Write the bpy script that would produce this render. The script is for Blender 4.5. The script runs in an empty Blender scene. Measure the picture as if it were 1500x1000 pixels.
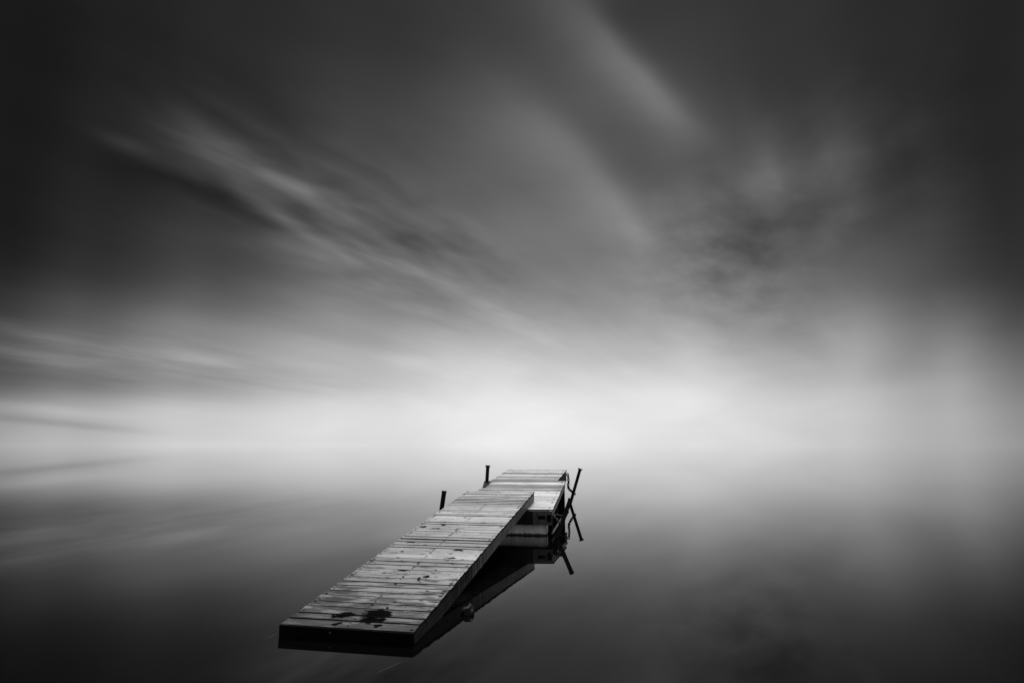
import bpy, bmesh, math, random
from mathutils import Vector, Matrix
R = math.radians
C = bpy.context.scene.collection
sc = bpy.context.scene

# ------------------------------------------------------------------ camera
F, YH, CX, CY, EYE = 870.0, 652.0, 750.0, 500.0, 1.6      # focal length and horizon row for a 1500 px wide frame
PITCH = math.atan((YH - CY) / F)
cd = bpy.data.cameras.new('camera')
cd.sensor_width = 36.0
cd.lens = 36.0 * F / 1500.0
cd.clip_start, cd.clip_end = 0.1, 30000
cam = bpy.data.objects.new('camera', cd)
C.objects.link(cam)
cam.location = (0, 0, EYE)
cam.rotation_euler = (math.pi / 2 + PITCH, 0, 0)
sc.camera = cam
CP, SP = math.cos(PITCH), math.sin(PITCH)

def ray(x, y):                       # photo pixel -> world direction
    a, b, c = x - CX, F, -(y - CY)
    return Vector((a, b * CP - c * SP, b * SP + c * CP))
def at_h(x, y, h):                   # point at height h seen at that pixel
    r = ray(x, y); t = (h - EYE) / r.z
    return Vector((r.x * t, r.y * t, h))
def at_d(x, y, d):                   # point at distance d ahead
    r = ray(x, y); t = d / r.y
    return Vector((r.x * t, d, EYE + r.z * t))
def pix(az, el):                     # direction -> photo pixel
    X, Y, Z = math.sin(az) * math.cos(el), math.cos(az) * math.cos(el), math.sin(el)
    b = Y * CP + Z * SP; c = -Y * SP + Z * CP
    b = max(b, 0.05)
    return CX + F * X / b, CY - F * c / b
def azel(x, y):
    r = ray(x, y).normalized()
    return math.atan2(r.x, r.y), math.asin(r.z)

# ------------------------------------------------------------------ view
sc.view_settings.view_transform = 'Standard'
sc.view_settings.look = 'None'
sc.view_settings.exposure = 0
sc.view_settings.gamma = 1
sc.cycles.max_bounces = 6

# ------------------------------------------------------------------ sun
SUN_EL, SUN_AZ = R(54), R(4)
sd = bpy.data.lights.new('sun', 'SUN')
sd.energy = 2.9
sd.angle = R(28)
sun = bpy.data.objects.new('sun', sd)
C.objects.link(sun)
sv = Vector((math.sin(SUN_AZ) * math.cos(SUN_EL), math.cos(SUN_AZ) * math.cos(SUN_EL), math.sin(SUN_EL)))
sun.rotation_euler = sv.to_track_quat('Z', 'Y').to_euler()

# ------------------------------------------------------------------ node helper
class NT:
    def __init__(s, tree): s.t = tree; s.N = tree.nodes; s.L = tree.links
    def put(s, sock, v):
        if v is None: return
        if isinstance(v, bpy.types.NodeSocket): s.L.new(v, sock)
        else: sock.default_value = v
    def math(s, op, a, b=None, c=None, clamp=False):
        n = s.N.new('ShaderNodeMath'); n.operation = op; n.use_clamp = clamp
        for i, v in enumerate((a, b, c)): s.put(n.inputs[i], v)
        return n.outputs[0]
    def vm(s, op, a, b=None):
        n = s.N.new('ShaderNodeVectorMath'); n.operation = op
        s.put(n.inputs[0], a)
        if b is not None: s.put(n.inputs[1], b)
        return n.outputs['Value'] if op in ('DOT_PRODUCT', 'LENGTH') else n.outputs[0]
    def comb(s, x, y, z=0.0):
        n = s.N.new('ShaderNodeCombineXYZ')
        for i, v in enumerate((x, y, z)): s.put(n.inputs[i], v)
        return n.outputs[0]
    def sep(s, v):
        n = s.N.new('ShaderNodeSeparateXYZ'); s.put(n.inputs[0], v); return n.outputs
    def mapr(s, v, a, b, c=0.0, d=1.0, kind='LINEAR'):
        n = s.N.new('ShaderNodeMapRange'); n.interpolation_type = kind
        s.put(n.inputs[0], v)
        for i, q in zip((1, 2, 3, 4), (a, b, c, d)): s.put(n.inputs[i], q)
        return n.outputs[0]
    def noise(s, vec, scale, detail=3, rough=0.5, dist=0.0):
        n = s.N.new('ShaderNodeTexNoise')
        s.put(n.inputs['Vector'], vec)
        for k, v in (('Scale', scale), ('Detail', detail), ('Roughness', rough), ('Distortion', dist)): n.inputs[k].default_value = v
        return n.outputs['Fac']
    def mix(s, f, a, b):                                   # float mix
        n = s.N.new('ShaderNodeMix'); n.data_type = 'FLOAT'
        s.put(n.inputs[0], f); s.put(n.inputs[2], a); s.put(n.inputs[3], b)
        return n.outputs[0]
    def ramp(s, f, stops, interp='LINEAR'):
        n = s.N.new('ShaderNodeValToRGB'); cr = n.color_ramp; cr.interpolation = interp
        while len(cr.elements) < len(stops): cr.elements.new(0.5)
        for e, (p, v) in zip(cr.elements, stops):
            e.position = p; e.color = (v, v, v, 1)
        s.put(n.inputs[0], f)
        return n.outputs[0]

# ------------------------------------------------------------------ sky (world)
COLS = [0, 105, 250, 500, 750, 1000, 1250, 1395, 1500]
ROWS = [0, 100, 200, 300, 400, 450, 500, 550, 600, 652]
TAB = [[28, 33, 37, 46, 58, 55, 49, 44, 38],
       [28, 37, 42, 54, 66, 60, 51, 46, 39],
       [28, 37, 45, 68, 86, 76, 63, 50, 39],
       [28, 38, 48, 82, 100, 100, 75, 54, 41],
       [38, 52, 66, 106, 120, 118, 93, 68, 50],
       [52, 72, 92, 133, 150, 141, 117, 90, 66],
       [88, 110, 132, 160, 184, 174, 150, 122, 90],
       [116, 140, 162, 190, 211, 204, 178, 150, 116],
       [142, 170, 192, 216, 232, 229, 202, 176, 142],
       [164, 184, 202, 218, 229, 223, 197, 174, 146]]
def table(x, y):
    def loc(v, A):
        v = min(max(v, A[0]), A[-1])
        for i in range(len(A) - 1):
            if v <= A[i + 1]: return i, (v - A[i]) / (A[i + 1] - A[i])
    i, a = loc(x, COLS); j, b = loc(y, ROWS)
    t0 = TAB[j][i] * (1 - a) + TAB[j][i + 1] * a
    t1 = TAB[j + 1][i] * (1 - a) + TAB[j + 1][i + 1] * a
    return t0 * (1 - b) + t1 * b

w = bpy.data.worlds.new('World'); sc.world = w; w.use_nodes = True
n = NT(w.node_tree); n.N.clear()
tc = n.N.new('ShaderNodeTexCoord').outputs['Generated']
X, Y, Z = n.sep(tc)
Zp = n.math('MAXIMUM', Z, 0.0)
# slow warp so that the cloud shapes do not look drawn
wp = n.comb(X, Y, n.math('MULTIPLY', Zp, 2.0))
wa = n.math('MULTIPLY', n.math('SUBTRACT', n.noise(wp, 3.3, 2), 0.5), 0.035)
wb = n.math('MULTIPLY', n.math('SUBTRACT', n.noise(n.vm('ADD', wp, (7.3, 2.1, 4.4)), 4.1, 3), 0.5), 0.025)
az0 = n.math('ARCTAN2', X, Y); el0 = n.math('ARCSINE', Zp)
lift = n.mapr(el0, 0.0, 0.14)                              # no warp at the horizon itself
az = n.math('ADD', az0, n.math('MULTIPLY', wa, lift))
el = n.math('ADD', el0, n.math('MULTIPLY', wb, lift))

AZS = [-42, -36.5, -28.5, -15.5, 0, 15.5, 28.5, 36, 42]
ELMAX = R(64)
elf = n.math('DIVIDE', n.math('MAXIMUM', el, 0.0), ELMAX, clamp=True)
elf = n.math('POWER', elf, 0.6)
cur = None
for k, a in enumerate(AZS):
    stops = []
    for q in range(24):
        p = q / 23.0; e = ELMAX * p ** (1 / 0.6)
        x, y = pix(R(a), e)
        v = table(x, y)
        over = max(0.0, -y) / 900.0
        v = v + (150 - v) * min(1, over) ** 1.5  # sky overhead, out of view, lifted as added fill light
        stops.append((p, v / 255.0))
    rv = n.ramp(elf, stops, 'B_SPLINE')
    cur = rv if cur is None else n.mix(n.mapr(az, R(AZS[k - 1]), R(a), kind='SMOOTHSTEP'), cur, rv)
# beyond the field of view the sky is brightened as added fill, strongest low down
side = n.mapr(n.math('ABSOLUTE', az0), R(42), R(85), kind='SMOOTHSTEP')
back = n.ramp(elf, [(0, 0.8), (0.3, 0.74), (0.6, 0.64), (1, 0.58)], 'B_SPLINE')
val = n.mix(side, cur, back)

ae = n.comb(az, el, 0.0)
# streaks: cloud plane coordinates drawn out along the wind
VA = azel(1300, YH)[0]
inv = n.math('DIVIDE', 1.0, n.math('ADD', Zp, 0.10))
px, py = n.math('MULTIPLY', X, inv), n.math('MULTIPLY', Y, inv)
al = n.math('ADD', n.math('MULTIPLY', px, math.sin(VA)), n.math('MULTIPLY', py, math.cos(VA)))
ac = n.math('SUBTRACT', n.math('MULTIPLY', px, math.cos(VA)), n.math('MULTIPLY', py, math.sin(VA)))
st = n.comb(n.math('MULTIPLY', al, 0.22), n.math('MULTIPLY', ac, 1.0), 3.0)
s1 = n.noise(st, 1.6, 4, 0.5, 0.3)
s2 = n.noise(n.comb(n.math('MULTIPLY', al, 0.6), ac, 8.0), 3.6, 4, 0.55, 0.2)
s3 = n.noise(n.comb(n.math('MULTIPLY', al, 0.42), ac, 5.0), 6.5, 2, 0.5, 0.2)
s4 = n.noise(n.comb(n.math('MULTIPLY', al, 0.55), ac, 9.0), 6.2, 3, 0.5, 0.0)
low = n.mapr(el0, 0.02, 0.22, kind='SMOOTHSTEP')
bro = n.noise(n.comb(n.math('MULTIPLY', az0, 1.6), n.math('MULTIPLY', el0, 5.0), 2.0), 1.7, 3, 0.5, 0.3)
val = n.math('MULTIPLY', val, n.math('ADD', 1.0, n.math('MULTIPLY', n.math('SUBTRACT', bro, 0.5), 0.22)))
amp = n.math('MULTIPLY', low, n.math('MULTIPLY', val, 0.30))
val = n.math('ADD', val, n.math('MULTIPLY', n.math('SUBTRACT', s1, 0.5), amp))

def feature(x, y, ang, la, lb, amp, sharp=1.0, tex=0.0, pat=None):
    """soft cloud streak centred at a sky direction; ang, la, lb describe it as seen from the jetty."""
    global val
    a0, e0 = azel(x, y)
    h = 1e-3
    x0, y0 = pix(a0, e0); xa, ya = pix(a0 + h, e0); xe, ye = pix(a0, e0 + h)
    J = [[(xa - x0) / h, (xe - x0) / h], [(ya - y0) / h, (ye - y0) / h]]
    c, s = math.cos(R(ang)), math.sin(R(ang))
    r1 = ((c * J[0][0] + s * J[1][0]) / la, (c * J[0][1] + s * J[1][1]) / la, 0)
    r2 = ((s * J[0][0] - c * J[1][0]) / lb, (s * J[0][1] - c * J[1][1]) / lb, 0)
    d = n.vm('SUBTRACT', ae, (a0, e0, 0))
    u = n.vm('DOT_PRODUCT', d, r1); v = n.vm('DOT_PRODUCT', d, r2)
    if sharp != 1.0: v = n.math('MAXIMUM', v, n.math('MULTIPLY', v, sharp))
    g = n.math('ADD', n.math('MULTIPLY', u, u), n.math('MULTIPLY', v, v))
    g = n.math('EXPONENT', n.math('MULTIPLY', g, -0.5))
    if tex: g = n.math('MULTIPLY', g, n.mapr(s2, 0.5 - 0.22, 0.5 + 0.22, 1 - tex, 1 + tex))
    if pat: g = n.math('MULTIPLY', g, n.math('SUBTRACT', {'s3': s3, 's4': s4}[pat], 0.5))
    val = n.math('ADD', val, n.math('MULTIPLY', g, amp / 255.0))

# v > 0 is the upper-right side of a streak that runs down to the right
FEATURES = [
 (925, 102, 46, 85, 30, 36, 1.9, .25), (860, 100, 48, 100, 44, 12), (985, 165, 50, 50, 30, 12), (830, 20, 40, 50, 30, 8),
 (790, 190, 36, 80, 50, 14, 2.0), (850, 250, 52, 85, 46, 14, 2.2), (900, 315, 60, 60, 30, 12, 2.0), (925, 325, 58, 40, 16, 8), (950, 350, 58, 40, 14, 8),
 (345, 238, 30, 95, 34, 19, 1, .3), (185, 212, 22, 30, 8, 14), (440, 285, 30, 80, 30, 14, 1, .5), (310, 208, 30, 45, 14, 10), (480, 262, 28, 90, 30, 8),
 (270, 285, 22, 110, 22, -7), (340, 298, 25, 55, 10, -14), (250, 262, 25, 50, 8, -6),
 (450, 303, 27, 40, 10, -22), (400, 328, 30, 34, 8, -8), (615, 350, 26, 46, 12, -18, 1, .5), (570, 368, 28, 36, 8, -12), (640, 387, 24, 40, 7, -8), (690, 372, 24, 50, 8, -6),
 (425, 325, 31, 70, 8, 12), (590, 384, 27, 60, 12, 5), (540, 325, 20, 50, 14, 6),
 (540, 335, 27, 170, 60, 90, 1, 0, 's3'), (350, 235, 27, 100, 40, 34, 1, 0, 's3'), (640, 400, 24, 80, 20, 8), (450, 360, 14, 90, 18, 8),
 (1130, 258, 75, 44, 30, 14, 1, .7), (1235, 235, 100, 60, 34, 17, 1, .4), (1190, 262, 160, 60, 26, 8),
 (1125, 325, 150, 80, 30, -7, 1, .6), (1060, 350, 30, 50, 22, -7, 1, .8), (1020, 330, 30, 44, 24, 8, 1, .6),
 (1120, 310, 150, 170, 75, 55, 1, 0, 's4'), (1050, 390, 40, 100, 50, 32, 1, 0, 's4'),
 (1325, 395, 100, 48, 34, 10), (1270, 490, 95, 60, 34, 8), (1400, 540, 100, 60, 34, 5),
 (100, 556, 3, 240, 20, -28), (400, 556, 5, 170, 16, -8), (600, 500, 8, 150, 18, -6), (330, 478, 10, 170, 18, 8),
 (150, 520, 8, 300, 30, 28, 1, 0, 's3'),
 (40, 520, 10, 70, 7, 14), (145, 527, 8, 34, 5, 12), (300, 526, 10, 38, 5, 20), (600, 528, 8, 28, 7, 10), (60, 490, 10, 90, 9, 10),
 (60, 600, 5, 110, 6, 14), (90, 621, 5, 90, 4, -17), (200, 590, 5, 120, 14, 10), (60, 575, 3, 130, 12, -8),
]
for f_ in FEATURES: feature(*f_)
val = n.math('MAXIMUM', val, 0.03)
lum = n.math('POWER', val, 2.2)
sky = n.N.new('ShaderNodeTexSky'); sky.sky_type = 'NISHITA'; sky.sun_disc = False
sky.sun_elevation = SUN_EL; sky.sun_rotation = SUN_AZ
bw = n.N.new('ShaderNodeRGBToBW'); n.L.new(sky.outputs[0], bw.inputs[0])
tot = n.math('ADD', n.math('MULTIPLY', lum, 10.0), n.math('MULTIPLY', bw.outputs[0], 0.004))   # overcast: little clear sky comes through
bg = n.N.new('ShaderNodeBackground'); n.L.new(tot, bg.inputs[0]); bg.inputs[1].default_value = 0.1
n.L.new(bg.outputs[0], n.N.new('ShaderNodeOutputWorld').inputs[0])

# ------------------------------------------------------------------ materials
def material(name):
    m = bpy.data.materials.new(name); m.use_nodes = True
    t = NT(m.node_tree); t.N.clear()
    b = t.N.new('ShaderNodeBsdfPrincipled'); o = t.N.new('ShaderNodeOutputMaterial')
    t.L.new(b.outputs[0], o.inputs[0])
    return m, t, b
def bump(t, b, h, strength, dist):
    k = t.N.new('ShaderNodeBump'); k.inputs['Strength'].default_value = strength; k.inputs['Distance'].default_value = dist
    t.L.new(h, k.inputs['Height']); t.L.new(k.outputs[0], b.inputs['Normal'])

def wood(name, base=0.3, rough=0.42, stains=(), wet_to=0.0, grain_axis=0, dark=0.0, seed=0.0, coat=0.0, wamp=0.17, sheen_fade=0.0):
    m, t, b = material(name)
    co = t.N.new('ShaderNodeTexCoord').outputs['Object']
    at = t.N.new('ShaderNodeAttribute'); at.attribute_name = 'tone'; tone = at.outputs['Fac']
    x, y, z = t.sep(co)
    off = t.math('MULTIPLY', tone, 37.0)
    if grain_axis == 0: g = t.comb(t.math('ADD', t.math('MULTIPLY', x, 1.2), off), t.math('MULTIPLY', y, 26.0), t.math('MULTIPLY', z, 26.0))
    else: g = t.comb(t.math('MULTIPLY', x, 26.0), t.math('ADD', t.math('MULTIPLY', y, 1.2), off), t.math('MULTIPLY', z, 26.0))
    gr = t.noise(g, 1.6, 5, 0.62, 0.6)
    fine = t.noise(g, 6.0, 3, 0.6)
    blot = t.noise(t.vm('ADD', co, (seed, 0, 0)), 2.1, 4, 0.6)
    v = t.math('MULTIPLY', t.mapr(gr, 0.3, 0.7, 0.42, 1.32), base)
    v = t.math('MULTIPLY', v, t.mapr(fine, 0.3, 0.7, 0.85, 1.12))
    v = t.math('MULTIPLY', v, t.mapr(tone, 0, 1, 0.6, 1.22))
    v = t.math('MULTIPLY', v, t.mapr(blot, 0.32, 0.68, 0.62, 1.18))
    if sheen_fade: v = t.math('MULTIPLY', v, t.mapr(t.math('ADD', y, t.math('MULTIPLY', blot, 1.2)), 0.6, 6.8, sheen_fade, 1.0))   # grazing sheen put into the colour: darker near end, paler far end
    # knots and dirt specks
    sp = t.noise(t.comb(t.math('ADD', t.math('MULTIPLY', x, 7.0), off), t.math('MULTIPLY', y, 16.0), seed), 1.0, 3, 0.6)
    speck = t.mapr(sp, 0.60, 0.68, kind='SMOOTHSTEP')
    wet = t.math('MULTIPLY', speck, 0.85)
    if wet_to:
        ws = t.noise(t.comb(t.math('ADD', t.math('MULTIPLY', x, 2.2), off), t.math('MULTIPLY', y, 9.0), 4.0), 1.3, 5, 0.65)
        grad = t.mapr(y, 0.0, wet_to, wamp, -0.12)
        wst = t.mapr(t.math('ADD', ws, grad), 0.5, 0.72, kind='SMOOTHSTEP')
        wet = t.math('MAXIMUM', wet, t.math('MULTIPLY', wst, 0.75))
    if stains:
        nv = t.N.new('ShaderNodeTexNoise'); t.L.new(co, nv.inputs['Vector']); nv.inputs['Scale'].default_value = 11; nv.inputs['Detail'].default_value = 4
        wv = t.vm('MULTIPLY', t.vm('SUBTRACT', nv.outputs['Color'], (0.5, 0.5, 0.5)), (0.22, 0.14, 0))
        cw = t.vm('ADD', t.vm('MULTIPLY', co, (1, 1, 0)), wv)
        dm = None
        for (sx, sy, rx, ry) in stains:
            d = t.vm('LENGTH', t.vm('MULTIPLY', t.vm('SUBTRACT', cw, (sx, sy, 0)), (1 / rx, 1 / ry, 0)))
            dm = d if dm is None else t.math('MINIMUM', dm, d)
        wet = t.math('MAXIMUM', wet, t.mapr(t.math('ADD', dm, t.mapr(gr, 0.3, 0.7, -0.18, 0.22)), 0.72, 1.18, 1.0, 0.0, 'SMOOTHSTEP'))
    v = t.mix(wet, v, t.math('MULTIPLY', v, 0.03))
    rgb = t.comb(v, v, v)
    t.L.new(rgb, b.inputs['Base Color'])
    t.L.new(t.math('ADD', t.mapr(gr, 0.3, 0.7, rough + 0.08, rough - 0.06), t.math('MULTIPLY', wet, 0.45)), b.inputs['Roughness'])
    t.L.new(t.mix(wet, 0.5 * (1 - dark), 0.0), b.inputs['Specular IOR Level'])
    if coat:
        b.inputs['Coat Weight'].default_value = coat; b.inputs['Coat Roughness'].default_value = 0.33
        t.L.new(t.math('MULTIPLY', t.math('SUBTRACT', 1.0, wet), coat), b.inputs['Coat Weight'])
    bump(t, b, t.math('ADD', gr, t.math('MULTIPLY', fine, 0.4)), 0.3, 0.004)
    return m

def plain(name, v, rough, metallic=0.0, nscale=12.0, amt=0.4, spec=0.5, bumpd=0.004):
    m, t, b = material(name)
    co = t.N.new('ShaderNodeTexCoord').outputs['Object']
    nz = t.noise(co, nscale, 5, 0.6)
    vv = t.math('MULTIPLY', t.mapr(nz, 0.3, 0.7, 1 - amt, 1 + amt), v)
    t.L.new(t.comb(vv, vv, vv), b.inputs['Base Color'])
    t.L.new(t.mapr(nz, 0.3, 0.7, rough - 0.08, rough + 0.1), b.inputs['Roughness'])
    b.inputs['Metallic'].default_value = metallic
    b.inputs['Specular IOR Level'].default_value = spec
    bump(t, b, nz, 0.4, bumpd)
    return m

M = {}
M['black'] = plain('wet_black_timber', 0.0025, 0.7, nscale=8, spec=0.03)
M['pipe'] = plain('rusty_dark_steel', 0.009, 0.65, nscale=30, spec=0.08)
M['galv'] = plain('galvanised_steel', 0.09, 0.5, 0.3, nscale=25)
M['steel_bright'] = plain('worn_steel', 0.5, 0.35, 0.8, nscale=20)
M['nail'] = plain('nail_stain', 0.02, 0.8, spec=0.05)
M['rubber'] = plain('black_float_plastic', 0.008, 0.6, spec=0.1)
M['rock'] = plain('wet_rock', 0.008, 0.6, nscale=9, amt=0.6, spec=0.15, bumpd=0.01)
M['reed'] = plain('pale_reed', 0.05, 0.7)

m, t, b = material('lake_water')
b.inputs['Base Color'].default_value = (0.002, 0.002, 0.002, 1)
b.inputs['IOR'].default_value = 1.333
b.inputs['Roughness'].default_value = 0.0
M['water'] = m

def pale_block():
    m, t, b = material('weathered_float_block')
    co = t.N.new('ShaderNodeTexCoord').outputs['Object']
    x, y, z = t.sep(co)
    nz = t.noise(co, 7, 5, 0.65)
    st_ = t.noise(t.comb(t.math('MULTIPLY', x, 30), t.math('MULTIPLY', y, 30), t.math('MULTIPLY', z, 5)), 1.0, 3)
    v = t.math('MULTIPLY', t.mapr(nz, 0.3, 0.7, 0.6, 0.95), t.mapr(st_, 0.3, 0.7, 0.85, 1.1))
    zz = t.math('ADD', z, t.math('MULTIPLY', t.math('SUBTRACT', st_, 0.5), 0.05))
    alg = t.mapr(zz, 0.018, 0.045, 0.0, 1.0, 'SMOOTHSTEP')      # slime line at the water
    v = t.mix(alg, 0.03, v)
    t.L.new(t.comb(v, v, v), b.inputs['Base Color']); b.inputs['Roughness'].default_value = 0.8
    bump(t, b, nz, 0.4, 0.01)
    return m
M['block'] = pale_block()

# ------------------------------------------------------------------ object helpers
def tag(o, label=None, cat=None, group=None, kind=None):
    for k, v in (('label', label), ('category', cat), ('group', group), ('kind', kind)):
        if v: o[k] = v
    return o
def empty(name, M4, label, cat, group=None):
    o = bpy.data.objects.new(name, None); C.objects.link(o); o.matrix_world = M4; o.empty_display_size = 0.2
    return tag(o, label, cat, group)
def build(name, bm, mats, parent=None, smooth=False):
    bm.normal_update()
    me = bpy.data.meshes.new(name); bm.to_mesh(me); bm.free()
    for m_ in (mats if isinstance(mats, (list, tuple)) else [mats]): me.materials.append(m_)
    if smooth:
        for p in me.polygons: p.use_smooth = True
    o = bpy.data.objects.new(name, me); C.objects.link(o)
    if parent: o.parent = parent
    return o
def new():
    bm = bmesh.new(); bm.faces.layers.float.new('tone'); return bm
def hexa(bm, P, tone=0.5, bev=0.0, mat=0):
    """P: 8 points, bottom ring (4) then top ring (4)."""
    lay = bm.faces.layers.float['tone']
    V = [bm.verts.new(p) for p in P]
    fs = [bm.faces.new([V[i] for i in q]) for q in ((3, 2, 1, 0), (4, 5, 6, 7), (0, 1, 5, 4), (1, 2, 6, 5), (2, 3, 7, 6), (3, 0, 4, 7))]
    for f in fs: f[lay] = tone; f.material_index = mat
    if bev:
        es = list({e for f in fs for e in f.edges})
        r = bmesh.ops.bevel(bm, geom=es, offset=bev, segments=1, affect='EDGES', profile=0.5)
        for f in r['faces']: f[lay] = tone; f.material_index = mat
def box(bm, x0, x1, y0, y1, z0, z1, tone=0.5, bev=0.004, mat=0):
    hexa(bm, [(x0, y0, z0), (x1, y0, z0), (x1, y1, z0), (x0, y1, z0), (x0, y0, z1), (x1, y0, z1), (x1, y1, z1), (x0, y1, z1)], tone, bev, mat)
def beam(bm, p, q, wd, ht, tone=0.5, bev=0.004):
    """rectangular beam from p to q, top centre line on p-q."""
    p, q = Vector(p), Vector(q); d = (q - p).normalized()
    s = d.cross(Vector((0, 0, 1))).normalized() * (wd / 2); u = Vector((0, 0, -ht))
    hexa(bm, [p - s + u, p + s + u, q + s + u, q - s + u, p - s, p + s, q + s, q - s], tone, bev)
def tube(bm, pts, r, seg=12, cap=True):
    lay = bm.faces.layers.float['tone']
    pts = [Vector(p) for p in pts]; rings = []
    rs = r if isinstance(r, (list, tuple)) else [r] * len(pts)
    for i, p in enumerate(pts):
        d = (pts[min(i + 1, len(pts) - 1)] - pts[max(i - 1, 0)]).normalized()
        a = d.orthogonal().normalized() if i == 0 else (a - d * a.dot(d)).normalized()
        c = d.cross(a)
        rings.append([bm.verts.new(p + (a * math.cos(k * 2 * math.pi / seg) + c * math.sin(k * 2 * math.pi / seg)) * rs[i]) for k in range(seg)])
    for A, B in zip(rings, rings[1:]):
        for k in range(seg): bm.faces.new((A[k], A[(k + 1) % seg], B[(k + 1) % seg], B[k]))[lay] = 0.5
    if cap: bm.faces.new(rings[0][::-1]); bm.faces.new(rings[-1])
def frame(o, yd):
    """matrix with origin o, local Y towards yd, local X horizontal."""
    yv = yd.normalized(); xv = yv.cross(Vector((0, 0, 1))).normalized(); zv = xv.cross(yv)
    m_ = Matrix((xv, yv, zv)).transposed().to_4x4(); m_.translation = o
    return m_
def corners(Mx, NL, NR, FR, FL):
    I = Mx.inverted()
    return [I @ p for p in (NL, NR, FR, FL)]
def planks(q, nb, gap, thick, rnd, nails=(), mat_nail=1, end_jit=0.004, warp=0.002):
    """boards laid across the quad q (near-left, near-right, far-right, far-left in local coordinates)."""
    bm = new(); NL, NR, FR, FL = q
    lay = bm.faces.layers.float['tone']
    for i in range(nb):
        L = (FL - NL).length
        t0 = i / nb + gap / L / 2; t1 = (i + 1) / nb - gap / L / 2
        if i == 0: t0 = 0
        if i == nb - 1: t1 = 1
        a, b_, c, d = NL.lerp(FL, t0), NR.lerp(FR, t0), NR.lerp(FR, t1), NL.lerp(FL, t1)
        dl, dr = rnd.uniform(-end_jit, end_jit), rnd.uniform(-end_jit, end_jit)
        sk = rnd.uniform(-0.0012, 0.0012)
        zs = [rnd.uniform(-warp, warp) for _ in range(4)]
        cup = rnd.uniform(-0.0065, 0.0065)
        pts = []
        for p, dx, zz, sy in ((a, dl, zs[0] + cup, -sk), (b_, dr, zs[1] + cup, sk), (c, dr, zs[2] - cup, sk), (d, dl, zs[3] - cup, -sk)):
            pts.append(p + Vector((dx, sy, zz)))
        tone = min(1, max(0, rnd.gauss(0.5, 0.24)))
        n0 = len(bm.faces); hexa(bm, [p - Vector((0, 0, thick)) for p in pts] + pts, tone, 0.004)
        bm.faces.ensure_lookup_table(); bm.normal_update()
        for f in bm.faces[n0:]:
            if abs(f.normal.x) > 0.5 or abs(f.normal.y) > 0.5: f.material_index = 2  # ends, long edges and bevels all take the dark edge material
        for s in nails:
            for k in (0.27, 0.73):
                c_ = a.lerp(b_, s).lerp(d.lerp(c, s), k) + Vector((rnd.uniform(-.006, .006), 0, 0.0045))
                rr = rnd.choice((0.004, 0.006, 0.009, 0.015))
                if rnd.random() < 0.25: continue
                vs = [bm.verts.new(c_ + Vector((math.cos(h * 1.047) * rr * rnd.uniform(1, 1.8), math.sin(h * 1.047) * rr, 0))) for h in range(6)]
                f = bm.faces.new(vs); f.material_index = mat_nail; f[lay] = 0.5
    return bm

# ------------------------------------------------------------------ water
bm = bmesh.new()
S = 9000
bm.faces.new([bm.verts.new(p) for p in ((-S, -S, 0), (S, -S, 0), (S, S, 0), (-S, S, 0))])
tag(build('water', bm, M['water']), kind='structure')

# ------------------------------------------------------------------ near ramp
rnd = random.Random(5)
NR, NL = Vector((-0.803, 5.188, 0.097)), Vector((-1.984, 5.417, 0.096))
FR, FL = Vector((0.437, 11.859, 0.719)), at_h(685, 718, 0.719)
mid0, mid1 = (NR + NL) / 2, (FR + FL) / 2
MX = frame(mid0, mid1 - mid0)
q = corners(MX, NL, NR, FR, FL)
inv_m = MX.inverted()
def on_ramp(x, y):
    r = ray(x, y); o = Vector((0, 0, EYE)); nrm = MX.to_3x3() @ Vector((0, 0, 1))
    t_ = (mid0 - o).dot(nrm) / r.dot(nrm)
    return inv_m @ (o + r * t_)
ST = []
for (x0, x1, y0, y1) in ((530, 575, 891, 905), (524, 553, 902, 914), (545, 566, 904, 912), (486, 514, 896, 905), (500, 520, 894, 901), (487, 501, 911, 916), (545, 562, 915, 918),
                         (574, 580, 880, 883), (566, 574, 888, 891), (580, 596, 833, 835.5), (611, 622, 848.5, 851), (609, 617, 845.5, 847.5), (620, 629, 843.4, 845), (656, 668, 816, 817.6),
                         (653, 658, 820, 821.5), (664, 680, 805, 807), (656, 662, 809.5, 811), (587, 592, 806, 808), (596, 610, 792.5, 794.5), (657, 665, 824.5, 826), (638, 643, 833.5, 835.5),
                         (563, 570, 837.5, 839), (646, 651, 768, 769.5), (617, 626, 770.5, 772), (679, 684, 757, 758), (562, 568, 844.5, 846), (632, 646, 773, 774)):
    a_, c_ = on_ramp((x0 + x1) / 2, y0), on_ramp((x0 + x1) / 2, y1)
    l_, r_ = on_ramp(x0, (y0 + y1) / 2), on_ramp(x1, (y0 + y1) / 2)
    ST.append(((l_.x + r_.x) / 2, (a_.y + c_.y) / 2, abs(r_.x - l_.x) / 2, max(0.028, abs(a_.y - c_.y) / 2 * 1.15)))
ST = [(a, b_, c * 1.18, d) for a, b_, c, d in ST]
M['ramp_wood'] = wood('weathered_ramp_planks', 0.72, 0.36, ST, wet_to=3.2, seed=1.0, coat=0.6, wamp=0.22, sheen_fade=0.24)
M['deck_wood'] = wood('pale_dock_planks', 0.72, 0.36, seed=5.0, coat=0.6)
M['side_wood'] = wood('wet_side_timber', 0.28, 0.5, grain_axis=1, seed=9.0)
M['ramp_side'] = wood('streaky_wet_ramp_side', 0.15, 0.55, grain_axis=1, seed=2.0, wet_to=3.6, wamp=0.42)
M['plank_edge'] = plain('dark_plank_edge', 0.012, 0.8, spec=0.1)
M['side_dark'] = wood('dark_side_timber', 0.016, 0.6, grain_axis=1, dark=0.7, seed=3.0)

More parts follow.
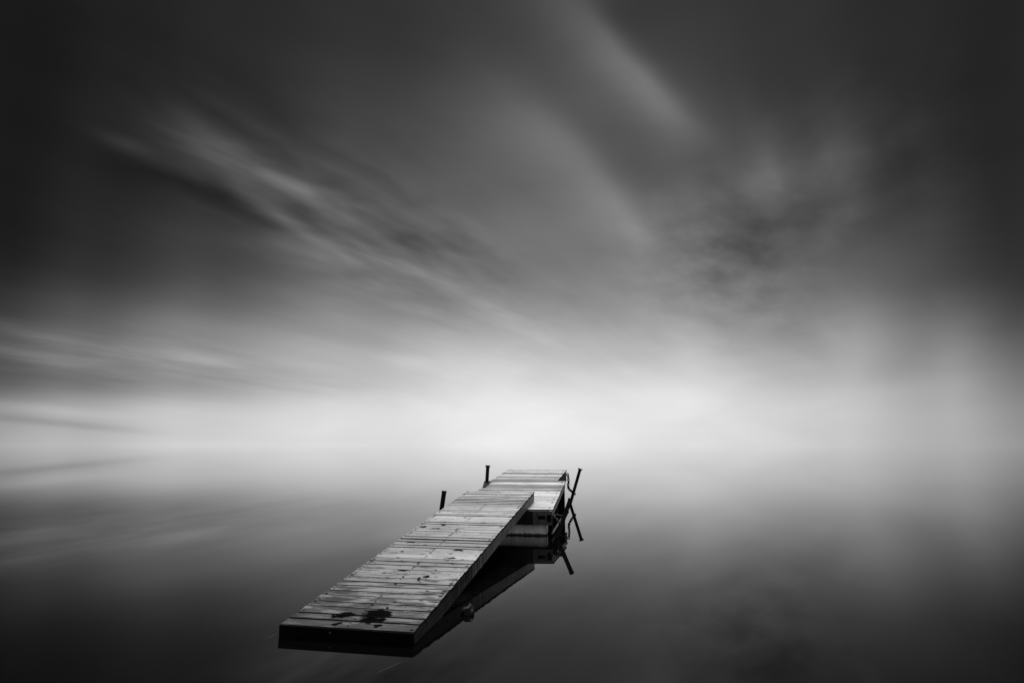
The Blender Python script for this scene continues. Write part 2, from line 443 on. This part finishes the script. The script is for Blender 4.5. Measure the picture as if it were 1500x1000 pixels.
ramp = empty('boarding_ramp', MX, 'long weathered plank ramp with dark wet stains, its near end dipping into the water', 'ramp', 'plank sections of the jetty')
Lr = (mid1 - mid0).length
build('deck', planks(q, 46, 0.015, 0.026, rnd, nails=(0.03, 0.5, 0.97)), [M['ramp_wood'], M['nail'], M['plank_edge']], ramp)
def side(x0n, x0f, y0, y1, z1, z0, th, sgn, tone=0.5):
    """side board between (x0n, y0) and (x0f, y1): outer face on that line."""
    bm = new()
    hexa(bm, [(x0n, y0, z0), (x0n - sgn * th, y0, z0), (x0f - sgn * th, y1, z0), (x0f, y1, z0),
              (x0n, y0, z1), (x0n - sgn * th, y0, z1), (x0f - sgn * th, y1, z1), (x0f, y1, z1)][::1], tone, 0.004)
    bmesh.ops.recalc_face_normals(bm, faces=bm.faces)
    return bm
zt = -0.0275
for s_, a_, b_ in ((1, q[1], q[2]), (-1, q[0], q[3])):
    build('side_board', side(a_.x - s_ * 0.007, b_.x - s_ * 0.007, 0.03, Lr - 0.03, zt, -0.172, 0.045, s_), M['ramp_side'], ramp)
bm = new()
for s_ in (0.5,):
    box(bm, -0.03, 0.03, 0.06, Lr - 0.06, -0.15, zt)
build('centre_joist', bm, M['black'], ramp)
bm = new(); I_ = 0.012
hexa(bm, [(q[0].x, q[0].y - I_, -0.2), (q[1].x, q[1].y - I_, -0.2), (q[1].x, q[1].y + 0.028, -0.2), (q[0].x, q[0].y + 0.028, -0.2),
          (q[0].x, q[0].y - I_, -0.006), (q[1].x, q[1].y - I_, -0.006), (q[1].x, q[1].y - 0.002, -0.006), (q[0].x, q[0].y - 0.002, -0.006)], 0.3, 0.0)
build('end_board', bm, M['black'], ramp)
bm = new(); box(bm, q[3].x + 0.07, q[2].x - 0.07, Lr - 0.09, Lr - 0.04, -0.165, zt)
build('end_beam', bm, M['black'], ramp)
bp = inv_m @ at_d(481.5, 928, 5.29)
bm = new(); tube(bm, [(bp.x, q[0].y - 0.03, bp.z), (bp.x, q[0].y + 0.02, bp.z)], 0.008, 8)
build('bolt', bm, M['galv'], ramp)

# ------------------------------------------------------------------ floating dock
DNR = Vector((0.736, 11.029, 0.47)); DNL = DNR + Vector((-1.82, 0.06, 0.0))
DFR, DFL = at_h(829, 704, 0.765), at_h(719.5, 703.6, 0.765)
m0, m1 = (DNR + DNL) / 2, (DFR + DFL) / 2
MD = frame(m0, m1 - m0); qd = corners(MD, DNL, DNR, DFR, DFL); Ld = (m1 - m0).length
iD = MD.inverted()
dock = empty('floating_dock', MD, 'wide plank dock on floats between the long ramp and the farthest section', 'dock', 'plank sections of the jetty')
rnd = random.Random(8)
build('deck', planks(qd, 24, 0.009, 0.028, rnd, nails=(0.04, 0.96)), [M['deck_wood'], M['nail'], M['plank_edge']], dock)
for s_, a_, b_ in ((1, qd[1], qd[2]), (-1, qd[0], qd[3])):
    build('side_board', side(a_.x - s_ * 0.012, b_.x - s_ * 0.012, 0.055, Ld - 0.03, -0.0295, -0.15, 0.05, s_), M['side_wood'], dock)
bm = new(); box(bm, qd[0].x + 0.01, qd[1].x - 0.008, 0.005, 0.052, -0.27, -0.0295); build('front_beam', bm, M['side_dark'], dock)
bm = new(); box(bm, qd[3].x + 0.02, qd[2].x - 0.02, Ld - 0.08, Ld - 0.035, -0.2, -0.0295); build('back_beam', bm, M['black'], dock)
# steel bracket plate on the front beam, with its slot and bolts
xr = qd[1].x - 0.012
bm = new(); box(bm, xr - 0.34, xr, -0.008, 0.003, -0.265, -0.045, bev=0.002)
plate = build('bracket_plate', bm, M['galv'], dock)
bm = new(); box(bm, xr - 0.255, xr - 0.115, -0.014, -0.0085, -0.165, -0.105, bev=0.002); box(bm, xr - 0.085, xr - 0.01, -0.03, -0.0085, -0.2, -0.085, bev=0.004)
build('slot', bm, M['black'], plate)
bm = new()
bm.free()
for (dx, dz) in ((-0.265, -0.085), (-0.235, -0.215), (-0.04, -0.225)):
    bm = new(); tube(bm, [(xr + dx, -0.018, dz), (xr + dx, -0.0085, dz)], 0.012, 8)
    build('bolt', bm, M['pipe'], plate)
# the parts below stand level on the water: helper to go from world to dock coordinates
def level_box(bm, P0, P1, wd, z0, z1, bev=0.006):
    """level box whose outer bottom edge runs P0 -> P1 (world xy), wd inwards (to the left)."""
    a, c = Vector((P0[0], P0[1], 0)), Vector((P1[0], P1[1], 0))
    d = (c - a).normalized(); s = Vector((-d.y, d.x, 0)) * wd
    pts = [a, c, c + s, a + s]
    hexa(bm, [iD @ (p + Vector((0, 0, z0))) for p in (pts[0], pts[1], pts[2], pts[3])] + [iD @ (p + Vector((0, 0, z1))) for p in pts], 0.5, bev)
    bmesh.ops.recalc_face_normals(bm, faces=bm.faces)
dirv = (DFR - DNR); dirv.z = 0; dirv.normalize()
perp = Vector((-dirv.y, dirv.x, 0))                        # to the left
bR = at_h(801, 784, 0.0)
def W(along, left, base=Vector((DNR.x, DNR.y, 0))): return base + dirv * along + perp * left
leftb = (DNR - bR).dot(perp)
lx = (bR - Vector((DNR.x, DNR.y, 0))).dot(perp)
# pale block: local mesh of its own so that its slime line follows the water
blk = bpy.data.objects.new('float_block', None)
bm = new(); a_ = W(0.07, lx); 
def block(bm, al0, al1, l0, l1, z0, z1, bev=0.01):
    P_ = [W(al0, l0), W(al1, l0), W(al1, l1), W(al0, l1)]
    hexa(bm, [p + Vector((0, 0, z0)) for p in P_] + [p + Vector((0, 0, z1)) for p in P_], 0.5, bev)
    bmesh.ops.recalc_face_normals(bm, faces=bm.faces)
def world_part(name, bm, mt, parent):
    o = build(name, bm, mt, parent); o.matrix_parent_inverse = parent.matrix_world.inverted(); return o
block(bm, 0.075, 0.6, lx, lx + 1.45, -0.25, 0.197, 0.012)
world_part('float_block', bm, M['block'], dock)
bpy.data.objects.remove(blk)
for al0, al1 in ((0.68, 1.9), (1.98, 3.3)):
    bm = new(); block(bm, al0, al1, 0.1, 1.7, -0.25, 0.31 + al0 * 0.05, 0.04); world_part('float_tank', bm, M['rubber'], dock)
for l0 in (0.0, 1.76):
    bm = new(); block(bm, -0.02, 4.6 if l0 == 0 else 3.6, l0, l0 + 0.03, 0.04, 0.072, 0.006); world_part('lower_rail', bm, M['side_wood'], dock)
for al, l0 in ((0.06, 0.02), (1.25, 0.03), (2.4, 0.03), (3.45, 0.03), (0.06, 1.69), (3.45, 1.69)):
    bm = new(); top_ = 0.43 + al * 0.075
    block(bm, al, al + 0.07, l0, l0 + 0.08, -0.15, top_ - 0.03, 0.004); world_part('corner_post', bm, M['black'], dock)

# ------------------------------------------------------------------ far gangway
GNR, GNL = at_h(817.2, 703.4, 0.773), at_h(719.8, 703.0, 0.773)
GFR, GFL = at_h(830.4, 687.7, 0.955), at_h(744.0, 687.2, 0.955)
g0, g1 = (GNR + GNL) / 2, (GFR + GFL) / 2
MG = frame(g0, g1 - g0); qg = corners(MG, GNL, GNR, GFR, GFL); Lg = (g1 - g0).length
gang = empty('gangway', MG, 'short plank section farthest from the viewer, tilted up behind the wider dock', 'gangway', 'plank sections of the jetty')
rnd = random.Random(11)
build('deck', planks(qg, 15, 0.008, 0.028, rnd, nails=(0.04, 0.96)), [M['deck_wood'], M['nail'], M['plank_edge']], gang)
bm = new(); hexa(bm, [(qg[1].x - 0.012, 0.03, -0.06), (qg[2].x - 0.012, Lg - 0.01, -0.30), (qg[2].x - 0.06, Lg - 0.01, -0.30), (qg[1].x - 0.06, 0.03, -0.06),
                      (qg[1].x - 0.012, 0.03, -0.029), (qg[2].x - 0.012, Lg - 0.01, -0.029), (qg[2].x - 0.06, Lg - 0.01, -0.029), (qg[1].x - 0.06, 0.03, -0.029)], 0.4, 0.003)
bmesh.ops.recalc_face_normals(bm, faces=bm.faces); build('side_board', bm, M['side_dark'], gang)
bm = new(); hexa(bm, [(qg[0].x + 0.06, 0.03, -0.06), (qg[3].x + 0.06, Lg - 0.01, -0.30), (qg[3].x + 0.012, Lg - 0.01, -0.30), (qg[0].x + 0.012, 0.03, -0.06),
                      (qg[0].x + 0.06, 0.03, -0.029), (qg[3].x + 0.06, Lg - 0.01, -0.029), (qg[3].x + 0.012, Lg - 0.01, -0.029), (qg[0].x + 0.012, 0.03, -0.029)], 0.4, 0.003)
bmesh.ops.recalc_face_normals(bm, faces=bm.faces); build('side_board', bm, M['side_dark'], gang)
bm = new(); box(bm, qg[3].x + 0.07, qg[2].x - 0.07, Lg - 0.06, Lg - 0.012, -0.24, -0.029); build('end_beam', bm, M['black'], gang)
bm = new(); Pf = [Vector((p.x, p.y, 0)) for p in (GFR, GFL)]
dg = (Pf[1] - Pf[0]).normalized(); bk = Vector((dg.y, -dg.x, 0)); bk = bk if bk.y < 0 else -bk
pp = [Pf[0] + dg * 0.12, Pf[1] - dg * 0.12]; pp = [pp[0], pp[1], pp[1] + bk * 0.9, pp[0] + bk * 0.9]
hexa(bm, [p + Vector((0, 0, -0.2)) for p in pp] + [p + Vector((0, 0, 0.60 if i < 2 else 0.53)) for i, p in enumerate(pp)], 0.5, 0.03)
bmesh.ops.recalc_face_normals(bm, faces=bm.faces); world_part('float_tank', bm, M['rubber'], gang)

# ------------------------------------------------------------------ mooring pipes
def mooring_pipe(foot, top, r, label, flare=1.75):
    d = top - foot; L = d.length
    m_ = d.to_track_quat('Z', 'Y').to_matrix().to_4x4(); m_.translation = foot
    e = empty('mooring_pipe', m_, label, 'mooring pipe', 'steel mooring pipes along the jetty')
    bm = new(); tube(bm, [(0, 0, -1.4), (0, 0, L - 0.03)], r, 20)
    build('pipe', bm, M['pipe'], e)
    bm = new(); tube(bm, [(0, 0, L - 0.05), (0, 0, L - 0.022), (0, 0, L - 0.018), (0, 0, L)], [r * 1.04, r * (1 + (flare - 1) * 0.35), r * flare, r * flare], 20)
    build('cap', bm, M['pipe'], e)
    return e
p1t, p1b = at_d(850, 686, 16.95), at_h(835.2, 738, 0.0)
p2t, p2b = at_d(835.8, 730.5, 11.13), at_h(815.5, 787, 0.0)
pipe_far_r = mooring_pipe(p1b, p1t, 0.042, 'tall leaning steel pipe with a flared cap, right of the far end of the jetty', 1.7)
pipe_near_r = mooring_pipe(p2b, p2t, 0.039, 'leaning dark pipe at the near right corner of the wide dock', 1.18)
l1t, l1b = at_d(650.8, 718.5, 11.6), at_d(645.2, 757, 11.55); 
l1f = l1b + (l1b - l1t).normalized() * (l1b.z / ((l1t - l1b).normalized().z))
pipe_near_l = mooring_pipe(l1f, l1t, 0.043, 'short thick upright pipe on the left of the long ramp, without a flared cap', 1.15)
l2t, l2b = at_d(714.6, 681.6, 14.3), at_d(713.2, 705, 14.25)
l2f = l2b + (l2b - l2t).normalized() * (l2b.z / ((l2t - l2b).normalized().z))
pipe_far_l = mooring_pipe(l2f, l2t, 0.040, 'upright pipe with flared cap clamped at the far left corner of the wide dock', 1.55)

# clamp that holds the far left pipe: bolted to the dock
bm = new()
c0 = at_d(713.0, 705.5, 14.2)
e0, e1 = at_d(707.6, 703.5, 14.1), at_d(720, 703.5, 14.5)
cl = [at_d(708.2, 703.2, 13.95), at_d(719.5, 703.4, 14.45)]
a_, c_ = cl
P_ = [Vector((a_.x, 13.62, 0)), Vector((a_.x + 0.06, 13.6, 0)), Vector((c_.x, 14.42, 0)), Vector((a_.x + 0.0, 14.36, 0))]
zl, zh = 0.66, 0.765
hexa(bm, [p + Vector((0, 0, zl)) for p in P_] + [P_[0] + Vector((0, 0, 0.70)), P_[1] + Vector((0, 0, 0.70)), P_[2] + Vector((0, 0, 0.775)), P_[3] + Vector((0, 0, 0.775))], 0.5, 0.006)
bmesh.ops.recalc_face_normals(bm, faces=bm.faces)
clamp = world_part('pipe_clamp', bm, M['pipe'], dock)
bm = new(); rc = at_d(706.6, 710.3, 13.7)
pts = [rc + Vector((math.cos(a * math.pi / 6) * 0.026, 0.0, math.sin(a * math.pi / 6) * 0.026)) for a in range(13)]
tube(bm, pts, 0.008, 8, False); o = world_part('ring', bm, M['pipe'], dock); 
o.parent = clamp; o.matrix_parent_inverse = clamp.matrix_parent_inverse.copy()
o.matrix_parent_inverse = MD.inverted()
# bracket arm for the near right pipe
bm = new(); pa = W(0.30, 0.0) + Vector((0, 0, 0.36)); pb = p2b.lerp(p2t, 0.55)
beam(bm, pa, pb, 0.05, 0.05); world_part('pipe_bracket', bm, M['pipe'], dock)

# ------------------------------------------------------------------ chains
def chain(pts, link, wire, label, mt):
    pts = [Vector(p) for p in pts]; bm = new()
    # resample
    segs = []; tot_ = 0
    for a, b2 in zip(pts, pts[1:]): segs.append((a, b2, (b2 - a).length)); tot_ += (b2 - a).length
    k = max(2, int(tot_ / (link * 0.74)))
    def at(s):
        for a, b2, l in segs:
            if s <= l: return a.lerp(b2, s / max(l, 1e-6))
            s -= l
        return pts[-1]
    for i in range(k):
        c = at(tot_ * (i + 0.5) / k); d = (at(min(tot_, tot_ * (i + 1) / k)) - at(tot_ * i / k)).normalized()
        u = d.orthogonal().normalized(); u = Matrix.Rotation((i % 2) * math.pi / 2 + 0.4, 3, d) @ u
        loop = [c + d * (math.cos(h * math.pi / 6) * link / 2) + u * (math.sin(h * math.pi / 6) * link * 0.3) for h in range(13)]
        tube(bm, loop, wire, 6, False)
    return tag(build('mooring_chain', bm, mt, smooth=True), label, 'chain', 'chains on the mooring pipes')
ch = [at_d(831.3, 693.5, 16.45), at_d(832.4, 699, 16.45), at_d(832.8, 706, 16.45), at_d(832, 712, 16.4), at_d(833.5, 716, 16.5), at_d(837.5, 719.5, 16.75), at_d(840, 721.5, 16.86), at_d(842.5, 723.5, 16.9)]
chain(ch, 0.085, 0.014, 'dark chain hanging from the far end of the jetty across to the tall leaning pipe', M['pipe'])
ch = [at_d(811.5, 754.5, 11.0), at_d(813, 758, 10.95), at_d(816, 760.5, 10.93), at_d(818.5, 763.5, 10.93), at_d(819.5, 766.5, 10.95), at_d(821.5, 768.5, 10.99)]
chain(ch, 0.06, 0.008, 'bright chain from the corner of the wide dock to the near right pipe', M['galv'])
# rope end trailing in the water by the near right pipe
bm = new(); P_ = [at_h(x, y, 0.012) for x, y in ((820, 783), (824, 785), (828, 786), (830.5, 784.6), (828.5, 782.6))]
tube(bm, P_, 0.006, 6); tag(build('rope_end', bm, M['pipe'], smooth=True), 'thin dark rope end lying on the water at the foot of the near right pipe', 'rope')

# ------------------------------------------------------------------ stone and floating bits
from mathutils import noise as mn
bm = bmesh.new(); bmesh.ops.create_icosphere(bm, subdivisions=4, radius=1)
for v in bm.verts:
    k = 1 + 0.30 * mn.noise(v.co * 1.5 + Vector((4, 1, 2))) + 0.10 * mn.noise(v.co * 4)
    v.co = Vector((v.co.x * 0.062 * k, v.co.y * 0.09 * k, v.co.z * 0.085 * k))
st_o = build('stone', bm, M['rock'], smooth=True); st_o.location = at_h(686, 898, 0.0) + Vector((0, 0, -0.005))
tag(st_o, 'dark rounded stone breaking the water against the right side of the long ramp', 'stone')
for (x0, y0, x1, y1, lab) in ((552, 985, 588, 969, 'pale thin reed floating in front of the near end of the ramp'), (388, 936, 407, 927, 'faint reed floating left of the near left corner of the ramp')):
    bm = new(); A_, B_ = at_h(x0, y0, 0.001), at_h(x1, y1, 0.001)
    tube(bm, [A_, A_.lerp(B_, 0.5) + Vector((0.006, 0.004, 0)), B_], [0.0012, 0.002, 0.0012], 6)
    tag(build('floating_reed', bm, M['reed']), lab, 'reed')
